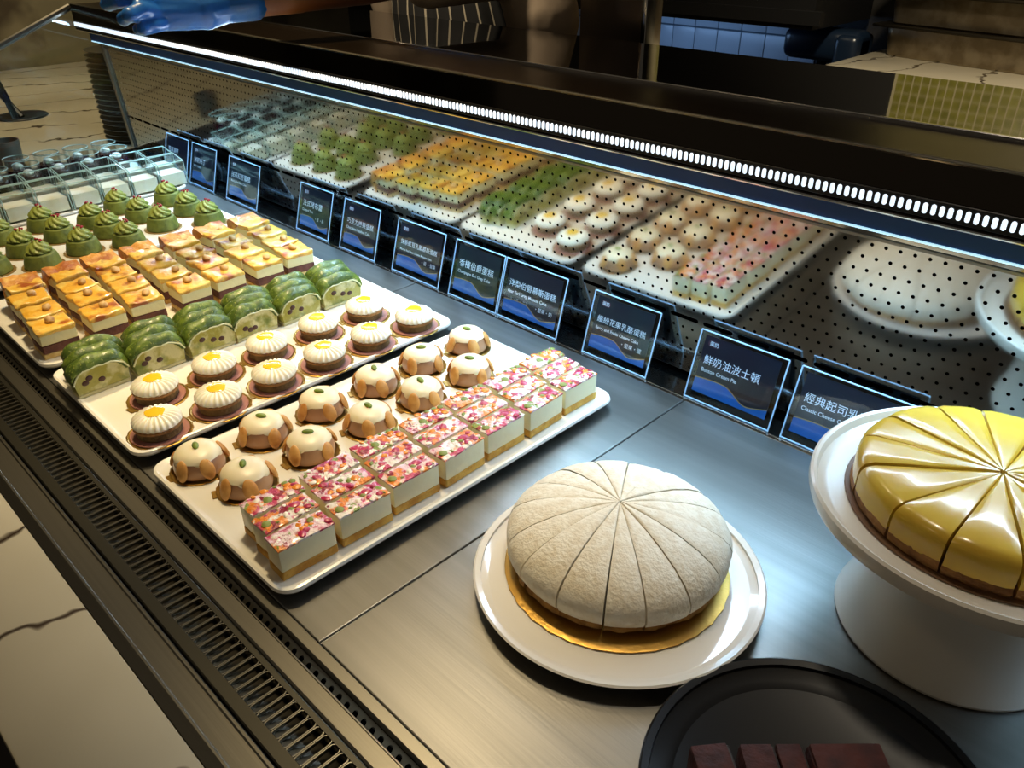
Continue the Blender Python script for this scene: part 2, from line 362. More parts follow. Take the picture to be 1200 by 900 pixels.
# ------------------------------------------------------------------ marble surfaces
MARB = marble('cream_marble', 'a19983', '3a2e22', 1.5, .010, .2, 'bdb49f')
tag(MB().rbox(-1.9, -.0, -.045, XR, .1118, -.004, .003).build('marble_ledge', MARB), 'cream marble customer ledge with dark veins along the air grille', 'ledge')
tag(MB().rbox(-4.44, .2, -.05, XL-.012, 2.2, -.012, .003).build('marble_counter', MARB), 'pale marble side counter beyond the end glass of the display case', 'counter')
tag(MB().box(-4.40, .25, ZF, XL-.06, 2.15, -.05).build('side_cabinet', M('side_cabinet_brown', '4b3d30', .5)), 'brown cabinet carrying the pale marble side counter', 'cabinet')

# ------------------------------------------------------------------ trays
ZT = .018
ORD = ['first', 'second', 'third', 'fourth', 'fifth', 'sixth', 'seventh', 'eighth', 'ninth', 'tenth', 'eleventh', 'twelfth', 'thirteenth', 'fourteenth', 'fifteenth', 'sixteenth', 'seventeenth', 'eighteenth']
def place(protos, k, pick, loc, rz, label):
    if k < len(protos): o = protos[k]; o.location = loc; o.rotation_euler = (0, 0, rz)
    else: o = dup(protos[pick % len(protos)], loc, rz)
    o['label'] = label; return o
def tray(x0, y0, x1, y1, label):
    t = thing('serving_tray', label, 'tray', ((x0+x1)/2, (y0+y1)/2, 0), 0, 'white trays on the steel deck')
    X, Y = (x1-x0)/2, (y1-y0)/2
    def R(d, z, r): return [(x, y, z) for x, y in rrect(-X+d, -Y+d, X-d, Y-d, r, 7)]
    MB().rings([R(.012, .0105, .018), R(.003, .0125, .022), R(0, .0165, .024), R(.001, .0200, .024), R(.004, .0208, .022), R(.008, .0190, .02), R(.011, ZT, .018)], True, True).build('tray_plate', TRAYW, t)
    for sx in (-1, 1):
        for sy in (-1, 1): MB().lathe([(.012, 0), (.012, .0107)], 16).build('tray_foot', BLACK, t, (sx*(X-.05), sy*(Y-.06), 0))
    return t
tray(-.898, .252, -.578, .798, 'white tray of almond domes and berry topped cream bars')
tray(-1.240, .252, -.924, .800, 'white tray of green matcha slices and flower shaped cream tarts')
tray(-1.580, .252, -1.258, .800, 'white tray of golden custard squares topped with hazelnuts')
tray(-1.972, .258, -1.640, .812, 'white tray of matcha domes with piped swirls')
tray(-2.330, .258, -1.992, .850, 'white tray of glass pudding cups and dark red jelly glasses')

def board(parent, r, tab=True, col=GOLD):
    mb = MB(); n = 40
    mb.lathe([(r*.97, .0), (r, .0006), (r, .0014), (r*.96, .0018), (r*.93, .0012), (.002, .0012)], n, lambda rr, z, a, i: (rr*(1+.012*math.cos(a*20)*(rr > r*.95)), z))
    if tab: mb.rbox(-.008, -r-.0045, .0002, .008, -r*.9, .0013, .0005, 1)
    o = mb.build('cake_board', col, parent); o['label'] = 'gold cake board'; return o

# ------------------------------------------------------------------ almond domes
CREAM = M('vanilla_cream', 'f3e6c4', .32, sss=.1, bump=(40, .15))
TAN = M('milk_tea_glaze', 'b98c68', .30, coat=.3, bump=(60, .08))
ALM = M('almond_flake', 'd9a45c', .5, var=('b9782f', 60, .4, .7))
PIST = M('pistachio', '7f9434', .45, var=('5c6f22', 80, .4, .7))
def almond_dome(seed):
    rnd = random.Random(seed)
    t = thing('almond_dome_cake', 'tan mousse dome with cream cap, almonds and a pistachio on gold board', 'cake', group='almond domes in two rows on the tray')
    board(t, .0372)
    MB().lathe([(.026, .0016), (.0305, .0030), (.0312, .008), (.0305, .014), (.0285, .020), (.0255, .0255), (.021, .0295), (.012, .032), (.003, .0325)], 28).build('mousse_dome', TAN, t)
    ph = rnd.uniform(0, 6)
    def cap(r, z, a, i):
        if i == 0: d = .5+.5*math.cos(a*5+ph); return (.0296-.0052*(1-d), .0190+.0070*(1-d))
        return (r, z)
    MB().lathe([(.029, .018), (.0283, .0238), (.0260, .0276), (.0215, .0310), (.0125, .0336), (.003, .0340)], 40, cap).build('cream_cap', CREAM, t)
    for i in range(5):
        a = ph+PI/5+i*2*PI/5+rnd.uniform(-.15, .15); c = Vector((.0298*math.cos(a), .0298*math.sin(a), .0155+rnd.uniform(-.001, .003)))
        c += Vector((math.cos(a), math.sin(a), 0))*.0012
        rot = Matrix.Rotation(a, 3, 'Z') @ Matrix.Rotation(-.42, 3, 'Y') @ Matrix.Rotation(rnd.uniform(-.3, .3), 3, 'X')
        MB().ell(c, (.0038, .0088, .0135), 12, 7, rot).build('almond', ALM, t)
    MB().ell((0, 0, .0352), (.0078, .0042, .0028), 10, 6, Matrix.Rotation(rnd.uniform(-.5, .9), 3, 'Z')).build('pistachio_nut', PIST, t)
    return t
protos = [almond_dome(s) for s in (1, 2, 3)]
DL = [(-.848, .300), (-.850, .392), (-.848, .480), (-.846, .572), (-.846, .660), (-.842, .750)]
DR = [(-.772, .322), (-.774, .414), (-.770, .505), (-.771, .596), (-.769, .688)]
for i, p in enumerate(DL+DR):
    place(protos, i, i, (p[0], p[1], ZT), random.uniform(-.4, .4), '%s almond mousse dome from the front rail, in the row beside the %s' % (ORD[i % 6] if i < 6 else ORD[i-6], 'flower tarts' if i < 6 else 'berry bars'))

# ------------------------------------------------------------------ flower tarts
BISC = M('biscuit', 'b07f48', .75, var=('8a5a2c', 50, .4, .65), bump=(150, .5))
SPNG = M('earl_grey_sponge', '7d6238', .85, var=('5a4426', 70, .4, .65), bump=(180, .6))
PINKD = M('cocoa_paper_disc', '9c6658', .6)
WCR = M('white_cream', 'f4efdc', .35, sss=.12)
YEL = M('yellow_curd', 'f2c629', .18, coat=.5)
def flower_tart():
    t = thing('flower_tart', 'fluted white cream flower tart with yellow centre on pink disc', 'tart', group='flower tarts in two rows on the tray')
    board(t, .0425)
    MB().lathe([(.0375, .0015), (.0382, .0022), (.0375, .0030), (.002, .0030)], 40).build('paper_disc', PINKD, t)
    MB().lathe([(.0285, .0030), (.0295, .0042), (.0293, .0128), (.028, .0135), (.002, .0135)], 32).build('sponge_base', SPNG, t)
    fl = lambda a: .5+.5*math.cos(a*24)
    MB().lathe([(.0290, .0133), (.0312, .0145), (.0312, .0172), (.0292, .0186), (.002, .0186)], 96, lambda r, z, a, i: (r*(1+.02*fl(a)) if r > .02 else r, z)).build('biscuit_ring', BISC, t)
    def pet(r, z, a, i):
        q = abs(math.cos(a*12)); k = min(1, max(0, (r-.008)/.012))
        return (r*(1-.055*k*(1-q)), z-.0022*k*(1-q)+.0)
    MB().lathe([(.0275, .0183), (.0312, .0192), (.0328, .0215), (.0318, .0248), (.0285, .0285), (.0235, .0312), (.0180, .0326), (.0135, .0330), (.002, .0328)], 120, pet).build('cream_flower', WCR, t)
    MB().lathe([(.0128, .0325), (.0130, .0335), (.0115, .0341), (.002, .0342)], 28, lambda r, z, a, i: (r*(1+.05*math.sin(a*5)+.04*math.sin(a*3+1)), z)).build('yellow_centre', YEL, t)
    return t
ft = flower_tart()
TR = [(-.962, .300), (-.962, .388), (-.962, .476), (-.961, .563), (-.961, .650), (-.961, .740)]
TL = [(-1.052, .338), (-1.050, .428), (-1.051, .517), (-1.052, .612), (-1.052, .705)]
for i, p in enumerate(TR+TL):
    place([ft], i, 0, (p[0], p[1], ZT), random.uniform(-.2, .2), '%s white flower tart from the front rail, in the row beside the %s' % (ORD[i] if i < 6 else ORD[i-6], 'almond domes' if i < 6 else 'matcha slices'))

# ------------------------------------------------------------------ matcha red bean slices
MSP = M('matcha_mousse', 'a8a040', .4, var=[('d6cf92', 40, .48, .60), ('6a7a20', 30, .52, .66)], bump=(90, .5), coat=.6)
MTOP = M('matcha_powder', '435a14', .5, var=[('667c22', 70, .45, .60), ('a9b054', 300, .60, .72)], bump=(220, .25), coat=.25)
BEAN = M('red_bean', '4a2a1c', .4)
PALEC = M('pale_matcha_cream', 'dde0b0', .35, coat=.4)
PALE = M('pale_sponge', 'd8cf9a', .8, bump=(120, .4))
def arch(y, top=.046, half=.040):
    q = min(1, abs(y)/half); return .024+(top-.024)*(1-q**3.6)**.55
def matcha_slice(seed):
    rnd = random.Random(seed)
    t = thing('matcha_roll_slice', 'domed green matcha slice with red beans in a sliced loaf', 'cake slice', group='matcha loaf slices in trios on the tray')
    N = 14; ys = [-.040+.080*i/N for i in range(N+1)]; T = .0125
    MB().rbox(-T, -.038, 0, T, .038, .0065, .0015, 1).jitter(.0006, 200, seed).build('sponge_base', PALE, t)
    # body: arch outline swept across the slice
    def outl(x, s): return [(x, y*s, .0065+(arch(y)-.0065)*s) for y in ys]+[(x, .038*s, .0065), (x, -.038*s, .0065)]
    MB().rings([outl(-T, .97), outl(-T*.9, .985), outl(T*.9, .985), outl(T, .97)]).build('mousse_body', MSP, t)
    # matcha cream: thick wavy layer over the top
    xs = [-1.02, -.95, -.7, -.3, .1, .45, .75, .95, 1.02]; rr = []
    for q in xs:
        b = math.sqrt(max(0, 1-(q/1.03)**2)); up = []; lo = []
        for y in [yy*1.04 for yy in ys]:
            wv = .0016*math.sin(y*150+seed+q*1.2)
            yy = max(-.0396, min(.0396, y+.006*(1-b)))
            up.append((q*T*1.02, y, arch(yy)-.0030+.0135*b+wv*b)); lo.append((q*T*1.05, y*.985, arch(yy)-.004))
        rr.append(up+lo[::-1])
    MB().rings(rr).build('matcha_cream', MTOP, t, ang=60)
    MB().tube([(T*1.0, y, arch(max(-.0396, min(.0396, y)))-.0042+.0008*math.sin(y*300+seed)) for y in [yy*1.0 for yy in ys]], .0014, 6).build('cream_edge', PALEC, t)
    for i in range(3):
        y = rnd.uniform(-.024, .026); z = rnd.uniform(.014, .030)
        MB().ell((T, y, z), (.0016, .0054, .0042), 10, 5).build('red_bean', BEAN, t)
    return t
mp_ = [matcha_slice(s) for s in (1, 4, 9)]
k = 0
for gi, y in enumerate((.302, .388, .470, .552, .634, .716)):
    for j, x in enumerate((-1.196, -1.167, -1.138)):
        loc = (x+random.uniform(-.0012, .0012)+.004*(gi > 0), y+random.uniform(-.003, .003)-.009*(j-1), ZT); rz = random.uniform(-.08, .08)
        place(mp_, k, k*2+gi, loc, rz, 'matcha slice in the %s trio from the front rail, %s' % (ORD[gi], ['beside the custard squares', 'middle of its trio', 'facing the flower tarts'][j]))
        k += 1

# ------------------------------------------------------------------ berry cream bars
YSP = M('yellow_sponge', 'd8aa4c', .8, var=('b9822f', 60, .4, .65), bump=(140, .5))
CHC = M('cheese_cream', 'f3e8bf', .42, sss=.1, bump=(80, .15))
BTOP = M('berry_fruit_top', 'f3e8dc', .28, var=[('f0cdd4', 26, .42, .52), ('c8365e', 60, .50, .57), ('ee8a28', 48, .51, .57), ('f6efe0', 80, .56, .62), ('8f1030', 95, .58, .63), ('8a9a3e', 85, .62, .66)], bump=(140, .9), coat=.5)
FR = [M('orange_peel', 'ef8f2a', .25, coat=.6), M('raspberry_bit', 'b81f4e', .3, coat=.5), M('pistachio_bit', '7d8c38', .5), M('white_curd_bit', 'f6ead9', .4)]
def berry_bar(seed):
    rnd = random.Random(seed)
    t = thing('berry_cream_bar', 'white cream bar with pink and orange fruit top on sponge base', 'cake', group='berry cream bars in trios on the tray')
    X, Y = .0152, .0335
    MB().rbox(-X, -Y, 0, X, Y, .0115, .0015, 1).jitter(.0007, 150, seed).build('sponge_base', YSP, t)
    MB().rbox(-X*.97, -Y*.985, .0113, X*.97, Y*.985, .0405, .0015, 2).build('cream_layer', CHC, t)
    mb = MB(); nx, ny = 6, 14; rr = []
    for j in range(ny+1):
        for i in range(nx+1):
            e = (i in (0, nx)) or (j in (0, ny))
            p = Vector((-X*.98+2*X*.98*i/nx, -Y*.99+2*Y*.99*j/ny, 0)); h = .0432+.0026*noise.noise(p*190+Vector((seed*9, 0, 0)))-(.0016 if e else 0)
            rr.append((p.x, p.y, h))
    fs = [(j*(nx+1)+i, j*(nx+1)+i+1, (j+1)*(nx+1)+i+1, (j+1)*(nx+1)+i) for j in range(ny) for i in range(nx)]
    edge = [i for i in range(nx+1)]+[(j*(nx+1)+nx) for j in range(1, ny+1)]+[ny*(nx+1)+i for i in range(nx-1, -1, -1)]+[j*(nx+1) for j in range(ny-1, 0, -1)]
    base = len(rr); rr += [(rr[e][0], rr[e][1], .0395) for e in edge]
    fs += [(edge[q], base+q, base+(q+1) % len(edge), edge[(q+1) % len(edge)])[::-1] for q in range(len(edge))]
    mb.add(rr, fs).build('fruit_topping', BTOP, t, ang=50)
    for i in range(14):
        c = (rnd.uniform(-X*.8, X*.8), rnd.uniform(-Y*.9, Y*.9), .0432); s = rnd.uniform(.0018, .0050)
        MB().ell(c, (s*rnd.uniform(.8, 1.5), s*rnd.uniform(.8, 1.3), s*.45), 8, 5, Matrix.Rotation(rnd.uniform(0, 3), 3, 'Z')).jitter(.0008, 300, i).build('fruit_piece', FR[rnd.choice((0, 0, 1, 1, 1, 2, 3))], t)
    return t
bp_ = [berry_bar(s) for s in range(1, 6)]
k = 0
for g in range(7):
    for j in range(3):
        loc = (-.6830+j*.0350+.002*(g % 2), .310+g*.0735-.005*j, ZT); rz = random.uniform(-.05, .05)
        place(bp_, k, k*3+g, loc, rz, 'berry cream bar in the %s trio from the front rail, %s' % (ORD[g], ['beside the almond domes', 'middle of its trio', 'at the open tray edge'][j]))
        k += 1

# ------------------------------------------------------------------ custard squares
CRUST = M('pale_crust', 'dcbf80', .8, var=('c79a52', 60, .4, .65), bump=(140, .5))
TARO = M('red_bean_layer', '6e4034', .75, var=('57302a', 60, .4, .65), bump=(140, .5))
VAN = M('vanilla_layer', 'f1e3ae', .5, bump=(90, .3))
CUST = M('browned_custard', 'eeb23a', .32, var=[('f4cf66', 40, .45, .62), ('a8541a', 30, .52, .66)], bump=(70, .7), coat=.3)
TOAST = M('toasted_crust', 'd9963a', .45, var=[('a8581c', 30, .45, .65), ('efc06a', 50, .55, .7)], bump=(80, .8), coat=.15)
NUT = M('hazelnut', 'dfb676', .45, var=('a87838', 60, .4, .65))
def custard(seed, crust):
    rnd = random.Random(seed)
    lab = 'golden custard square with a toasted puffed crust edge' if crust else 'layered custard square with hazelnut on browned yellow top'
    t = thing('custard_square', lab, 'cake', group='crust edged custard squares on the tray' if crust else 'hazelnut custard squares on the tray')
    X, Y = .0275, .0285
    MB().rbox(-X, -Y, 0, X, Y, .0085, .0015, 1).jitter(.001, 140, seed).build('crust_base', CRUST, t)
    MB().rbox(-X*.98, -Y*.98, .0083, X*.98, Y*.98, .0225, .0015, 1).jitter(.0008, 160, seed).build('bean_layer', TARO, t)
    MB().rbox(-X*.97, -Y*.97, .0223, X*.97, Y*.97, .0400, .0015, 1).build('vanilla_layer', VAN, t)
    mb = MB().rbox(-X*1.0, -Y*1.0, .0385, X*1.0, Y*1.0, .0475, .003, 2)
    bm = bmesh.new(); me = mb.mesh('tmp', CUST); bm.from_mesh(me); bmesh.ops.subdivide_edges(bm, edges=bm.edges[:], cuts=3, use_grid_fill=True)
    for v in bm.verts: v.co += noise.noise_vector(v.co*90+Vector((seed*5, 0, 0)))*.0036
    bm.to_mesh(me); bm.free(); me.polygons.foreach_set('use_smooth', [True]*len(me.polygons)); put('custard_top', me, t)
    if crust:
        rr = []
        for i in range(9):
            y = -Y+2*Y*i/8; h = .046+.0045*noise.noise(Vector((y*60, seed, 0)))+.008
            o = [(-X-.006, 0), (-X-.0115, .012), (-X-.013, .030), (-X-.010, .046), (-X-.002, h), (-X+.012, h-.003), (-X+.026, h-.008), (-X+.020, .040), (-X, .030), (-X, .004)]
            rr.append([(x, y*1.05, z) for x, z in o])
        MB().rings(rr).jitter(.0022, 90, seed).build('crust_edge', TOAST, t, ang=60)
    else:
        MB().ell((rnd.uniform(-.006, .006), rnd.uniform(-.008, .008), .0505), (.0082, .0072, .0060), 12, 7).jitter(.0012, 150, seed).build('hazelnut', NUT, t)
    return t
cp = [custard(s, False) for s in (1, 2, 3)]; cc = [custard(s, True) for s in (11, 12)]
k = 0; kc = 0
for g in range(7):
    for j in range(4):
        x = -1.5015+j*.0645+(-.008 if j == 0 else 0)+random.uniform(-.004, .004); y = .300+g*.0735+random.uniform(-.004, .004)+.012-.006*j
        rz = random.uniform(-.12, .12)
        if j == 0: place(cc, kc, kc, (x, y, ZT), rz, 'custard square with toasted puffed crust, %s from the front rail' % ORD[g]); kc += 1
        else: place(cp, k, k+g, (x, y, ZT), rz, 'hazelnut custard square, %s from the front rail, %s' % (ORD[g], ['', 'next to the toasted crust squares', 'in the middle column', 'in the column facing the matcha slices'][j])); k += 1

# ------------------------------------------------------------------ matcha domes
MD = M('matcha_sponge_cake', '727a2c', .6, var=('525e1e', 60, .4, .65), bump=(120, .35))
MS = M('matcha_piped_cream', '8a9440', .45, bump=(90, .1))
MDB = M('brown_card', 'a08450', .4, .5)
RED = M('dried_raspberry', 'a3222c', .5, bump=(200, .5))
def matcha_dome(seed):
    rnd = random.Random(seed)
    t = thing('matcha_dome_cake', 'green matcha dome cake with piped swirl and red berry crumbs', 'cake', group='matcha domes in rows on the tray')
    board(t, .0395, False, MDB)
    MB().lathe([(.0330, .0014), (.0340, .003), (.0325, .012), (.0300, .022), (.0278, .0268), (.024, .0290), (.003, .0295)], 32).build('cake_body', MD, t)
    def sw(r, z, a, i):
        tw = a+i*.24; q = abs(math.sin(tw*3.5)); return (r*(1-.30*(1-q)**1.3) if r > .004 else r, z-.003+.0015*q)
    prof = [(.0205, .0305), (.0240, .033), (.0250, .036), (.0235, .039), (.0212, .042), (.0185, .0448), (.0152, .0475), (.0115, .050), (.0075, .0523), (.0035, .054), (.001, .0548)]
    MB().lathe(prof, 72, sw).build('piped_swirl', MS, t, ang=70)
    for i in range(5):
        a = rnd.uniform(0, 6.28); r = rnd.uniform(.000, .009); s = rnd.uniform(.002, .0036)
        MB().ell((r*math.cos(a), r*math.sin(a), .0555-r*.45), (s, s*.8, s*.8), 7, 4).build('berry_crumb', RED, t)
    return t
md = [matcha_dome(s) for s in (1, 2, 3)]
ML = [(-1.735, .322), (-1.905, .388), (-1.795, .398), (-1.700, .402), (-1.925, .480), (-1.830, .482), (-1.720, .488), (-1.865, .563), (-1.780, .566), (-1.692, .570), (-1.925, .645), (-1.830, .655), (-1.738, .664), (-1.898, .752), (-1.795, .752), (-1.696, .752)]
for i, p in enumerate(ML):
    c_, r_ = ('custard squares', 0) if i == 0 else (['pudding cups', 'tray middle', 'custard squares'][(i-1) % 3], (i-1)//3+1)
    place(md, i, i, (p[0], p[1], ZT), random.uniform(-.5, .5), 'swirl topped matcha dome, %s row from the front rail, %s' % (ORD[r_], 'at the tray middle' if c_ == 'tray middle' else 'beside the '+c_))

# ------------------------------------------------------------------ square glass cups with white pudding
PUD = M('milk_pudding', 'ece4cf', .35, sss=.1, var=('e0d2b0', 20, .45, .65))
def glass_cup():
    t = thing('pudding_cup', 'square slanted glass cup half filled with white pudding', 'cup', group='square pudding cups on the tray')
    w, tk = .033, .0022
    def pl(pts, nrm):
        n_ = Vector(nrm)*tk; q = [Vector(p) for p in pts]; return q+[p+n_ for p in q]
    gl = MB(); fs = [(0, 1, 2, 3), (7, 6, 5, 4), (0, 4, 5, 1), (1, 5, 6, 2), (2, 6, 7, 3), (3, 7, 4, 0)]
    H1, H0 = .070, .060
    gl.add(pl([(-w, -w, 0), (w, -w, 0), (w, w, 0), (-w, w, 0)], (0, 0, 1)), fs)
    gl.add(pl([(w, -w, .002), (w, w, .002), (w*.72, w, H0), (w*.72, -w, H0)], (-1, 0, 0)), fs)
    gl.add(pl([(-w, w, .002), (-w, -w, .002), (-w*.9, -w, H1), (-w*.9, w, H1)], (1, 0, 0)), fs)
    for s in (-1, 1):
        gl.add(pl([(-w, s*w, .002), (w, s*w, .002), (w*.72, s*w, H0), (-w*.9, s*w, H1)], (0, -s, 0)), fs)
    gl.build('glass_body', GLASS, t, smooth=False)
    rim = MB()
    rp = [(w*.72, -w, H0), (w*.72, w, H0), (-w*.9, w, H1), (-w*.9, -w, H1), (w*.72, -w, H0)]
    for a, b in zip(rp[:-1], rp[1:]): rim.tube([a, b], .0012, 6)
    for (sx, sy), tp in zip(((w, -w), (w, w), (-w, w), (-w, -w)), rp): rim.tube([(sx, sy, .001), tp], .0010, 6)
    rim.build('glass_rim', M('green_glass_edge', 'a9c2b4', .1, spec=.8), t)
    a = w-.0035
    MB().add([(-a, -a, .004), (a, -a, .004), (a, a, .004), (-a, a, .004), (-a*.96, -a, .033), (a*.86, -a, .033), (a*.86, a, .033), (-a*.96, a, .033)], [(0, 3, 2, 1), (4, 5, 6, 7), (0, 1, 5, 4), (1, 2, 6, 5), (2, 3, 7, 6), (3, 0, 4, 7)]).build('pudding', PUD, t)
    return t
gc = glass_cup(); k = 0
for x in (-2.040, -2.122):
    for j in range(7):
        loc = (x, .395+j*.0715+(.012 if x < -2.1 else 0), ZT)
        place([gc], k, 0, loc, 0, 'square glass cup of white pudding, %s from the front rail, beside the %s' % (ORD[j], 'matcha domes' if x > -2.1 else 'jelly glasses'))
        k += 1
# ------------------------------------------------------------------ round glasses with dark red jelly
JEL = M('dark_red_jelly', '3a0a10', .12, coat=.6)
def jelly():
    t = thing('jelly_glass', 'round glass of dark red jelly with a white cream dollop', 'dessert glass', group='jelly glasses behind the pudding cups')
    MB().lathe([(.024, 0), (.026, .002), (.0305, .075), (.0285, .075), (.0245, .004), (.002, .004)], 28, caps=False).build('glass_body', GLASS, t)
    MB().tube([(.0296*math.cos(a*PI/14), .0296*math.sin(a*PI/14), .0755) for a in range(29)], .0011, 6).build('glass_rim', MATS['green_glass_edge'], t)
    MB().lathe([(.0235, .0045), (.0272, .048), (.026, .0495), (.002, .050)], 28).build('red_jelly', JEL, t)
    MB().lathe([(.010, .0495), (.0125, .053), (.0105, .058), (.006, .0615), (.001, .0625)], 32, lambda r, z, a, i: (r*(1+.08*math.cos(a*8)), z)).build('cream_dollop', WCR, t)
    return t
jl = jelly(); k = 0
for x in (-2.208, -2.282):
    for j in range(6):
        loc = (x, .410+j*.0715, ZT)
        place([jl], k, 0, loc, 0, 'glass of dark red jelly, %s from the front rail, beside the %s' % (ORD[j], 'pudding cups' if x > -2.25 else 'end glass'))
        k += 1

# ------------------------------------------------------------------ sliced cakes on plates
def wedge(mb, prof, a0, a1, n=5):
    """prof: closed (r,z) outline from the axis outwards; swept between two cut faces"""
    rr = []
    for k in range(n+1):
        a = a0+(a1-a0)*k/n; rr.append([(r*math.cos(a), r*math.sin(a), z) for r, z in prof])
    return mb.rings(rr)
def plate(name, label, loc, R, mat, h=.016, foot=.09, rim=.035, dep=.0085):
    o = MB().lathe([(foot-.006, .002), (foot-.005, 0), (foot, 0), (foot+.002, .003), (R-.02, h-.006), (R-.003, h-.001), (R, h+.001), (R-.002, h+.0025), (R-.008, h+.001), (R-rim+.005, h-dep*.7), (R-rim, h-dep), (.002, h-dep)], 72).build(name, mat, None, loc, ang=50)
    return tag(o, label, 'plate')
CX, CY = -.380, .543
plate('round_plate', 'white porcelain plate under the white sliced cream cake', (-.363, .524, 0), .153, PORC, .0175, .095, .013, .0048)
cake = thing('cream_cake', 'round domed white cream cake cut into slices on gold board', 'cake', (CX, CY, .0127))
WCK = M('speckled_cream', 'efe9d8', .62, var=[('e6dcc6', 90, .42, .6), ('cdbf9f', 260, .64, .78)], bump=(260, .35))
SPG = M('cut_sponge', 'b98a48', .85, var=('8e5f2a', 70, .4, .65), bump=(160, .6))
MB().lathe([(.117, 0), (.1195, .0008), (.1195, .0022), (.1165, .0028), (.002, .0028)], 64, lambda r, z, a, i: (r*(1+.006*math.cos(a*30)) if r > .11 else r, z)).build('cake_board', GOLD, cake, (.009, -.0115, 0))['label'] = 'gold cake board'
NS = 16; cuts = [2*PI*k/NS+random.uniform(-.045, .045)+.12 for k in range(NS)]
top = [(.0015, .0760), (.02, .0752), (.045, .0722), (.070, .0665), (.092, .0585), (.107, .0500), (.1160, .0415), (.1195, .0340), (.1195, .0240), (.1160, .0165), (.05, .015), (.0015, .015)]
for k in range(NS):
    a0, a1 = cuts[k], cuts[(k+1) % NS]+(2*PI if k == NS-1 else 0); g = .010+.010*random.random()
    dz = random.uniform(-.0012, .0012); ds = random.uniform(.992, 1.006)
    mb = MB(); n = 6; rr = []
    for q in range(n+1):
        e = .0 if 0 < q < n else .0011
        a = a0+g/2+(a1-a0-g)*q/n
        rr.append([(r*ds*math.cos(a), r*ds*math.sin(a), z+dz-(e if z > .03 else 0)) for r, z in top])
    s_ = mb.rings(rr).build('slice', WCK, cake, ang=50)
    lo = wedge(MB(), [(.0015, .0028), (.109, .0028), (.1135, .007), (.1125, .012), (.114, .0165), (.0015, .0165)], a0+g/2, a1-g/2, 8)
    lo.jitter(.0028, 90, k).build('sponge_layer', SPG, s_)

SX, SY = -.090, .710
PORCW = M('ivory_stoneware', 'e3ddd0', .22, spec=.5)
st = thing('cake_stand', 'ivory pedestal cake stand holding the yellow cheesecake', 'cake stand', (SX, SY, 0))
MB().lathe([(.098, 0), (.106, .0015), (.107, .005), (.1045, .012), (.098, .030), (.091, .060), (.086, .095), (.084, .128), (.084, .134)], 72).build('pedestal', PORCW, st)
MB().lathe([(.084, .133), (.100, .1345), (.150, .139), (.156, .1435), (.158, .150), (.1575, .1575), (.155, .1595), (.152, .1580), (.1495, .150), (.144, .1465), (.138, .1458), (.002, .1458)], 80).build('stand_plate', PORCW, st)
cheese = thing('cheesecake', 'glossy yellow round cheesecake cut into slices on cake stand', 'cake', (SX, SY, .146))
CHY = M('cheese_glaze', 'dfbc44', .24, var=('d2a934', 12, .4, .65), coat=.3, bump=(14, .35), sss=.1)
CHB = M('biscuit_crust', '9a6a32', .8, var=('6a4018', 60, .4, .65), bump=(170, .6))
NB = M('brown_cake_card', '6a4a2c', .5)
MB().lathe([(.124, 0), (.125, .001), (.124, .002), (.002, .002)], 56).build('cake_board', NB, cheese)
NC = 14
ctop = [(.002, .0425), (.03, .0428), (.08, .0424), (.107, .0412), (.1145, .0385), (.1180, .0335), (.1190, .0250), (.1188, .0125), (.05, .012), (.002, .012)]
cc_ = [2*PI*k/NC+random.uniform(-.05, .05)+.2 for k in range(NC)]
for k in range(NC):
    a0, a1 = cc_[k], cc_[(k+1) % NC]+(2*PI if k == NC-1 else 0); g = .012+.022*random.random(); dz = random.uniform(-.001, .0012)
    rr = []; n = 7
    for q in range(n+1):
        a = a0+g/2+(a1-a0-g)*q/n; e = .0014 if q in (0, n) else 0
        rr.append([(r*math.cos(a)+.001*math.cos((a0+a1)/2), r*math.sin(a)+.001*math.sin((a0+a1)/2), z+dz-(e if z > .03 else 0)) for r, z in ctop])
    s_ = MB().rings(rr).build('slice', CHY, cheese, ang=55)
    wedge(MB(), [(.002, .002), (.118, .002), (.1205, .007), (.1195, .0135), (.002, .0135)], a0+g/2, a1-g/2, 8).jitter(.0012, 120, k).build('biscuit_crust', CHB, s_)

BPX, BPY = -.090, .430
plate('black_plate', 'round matte black plate beside the ivory cake stand', (BPX, BPY, 0), .141, M('black_stoneware', '0e0e10', .28, spec=.5), .017, .095, .014)
LOAF = M('cocoa_crumb', '4e1c0e', .75, var=('36100a', 50, .4, .65), bump=(120, .6))
LOAFD = M('dark_ganache', '1e0d08', .35)
lx, ly = Vector((.71, .70, 0)), Vector((-.70, .71, 0))
for k, (q, wd) in enumerate(((-.058, .0155), (-.022, .0135), (.004, .0105), (.050, .030))):
    t = thing('cocoa_cake_slice', ['thin leaning cocoa cake slice at the end of the row', 'reddish cocoa cake slice second in the row', 'narrow cocoa cake slice against the uncut loaf', 'uncut cocoa cake loaf end on black plate'][k], 'cake slice', (BPX-.026+q*.71, BPY-.006+q*.70, .0087), math.radians(44.6)+(.1 if k == 0 else 0), 'cocoa cake slices on the black plate')
    MB().rbox(-wd, -.032, 0, wd, .022, .030, .003, 2).jitter(.0009, 100, k).build('cake_body', LOAF, t)
    MB().rbox(-wd*.95, -.031, .0292, wd*.95, .021, .0335, .0015, 2).build('cocoa_top', LOAF, t)
    if k < 3: MB().rbox(wd*.92, -.030, .002, wd+.0016, .020, .031, .0006, 1).build('ganache_side', LOAFD, t)

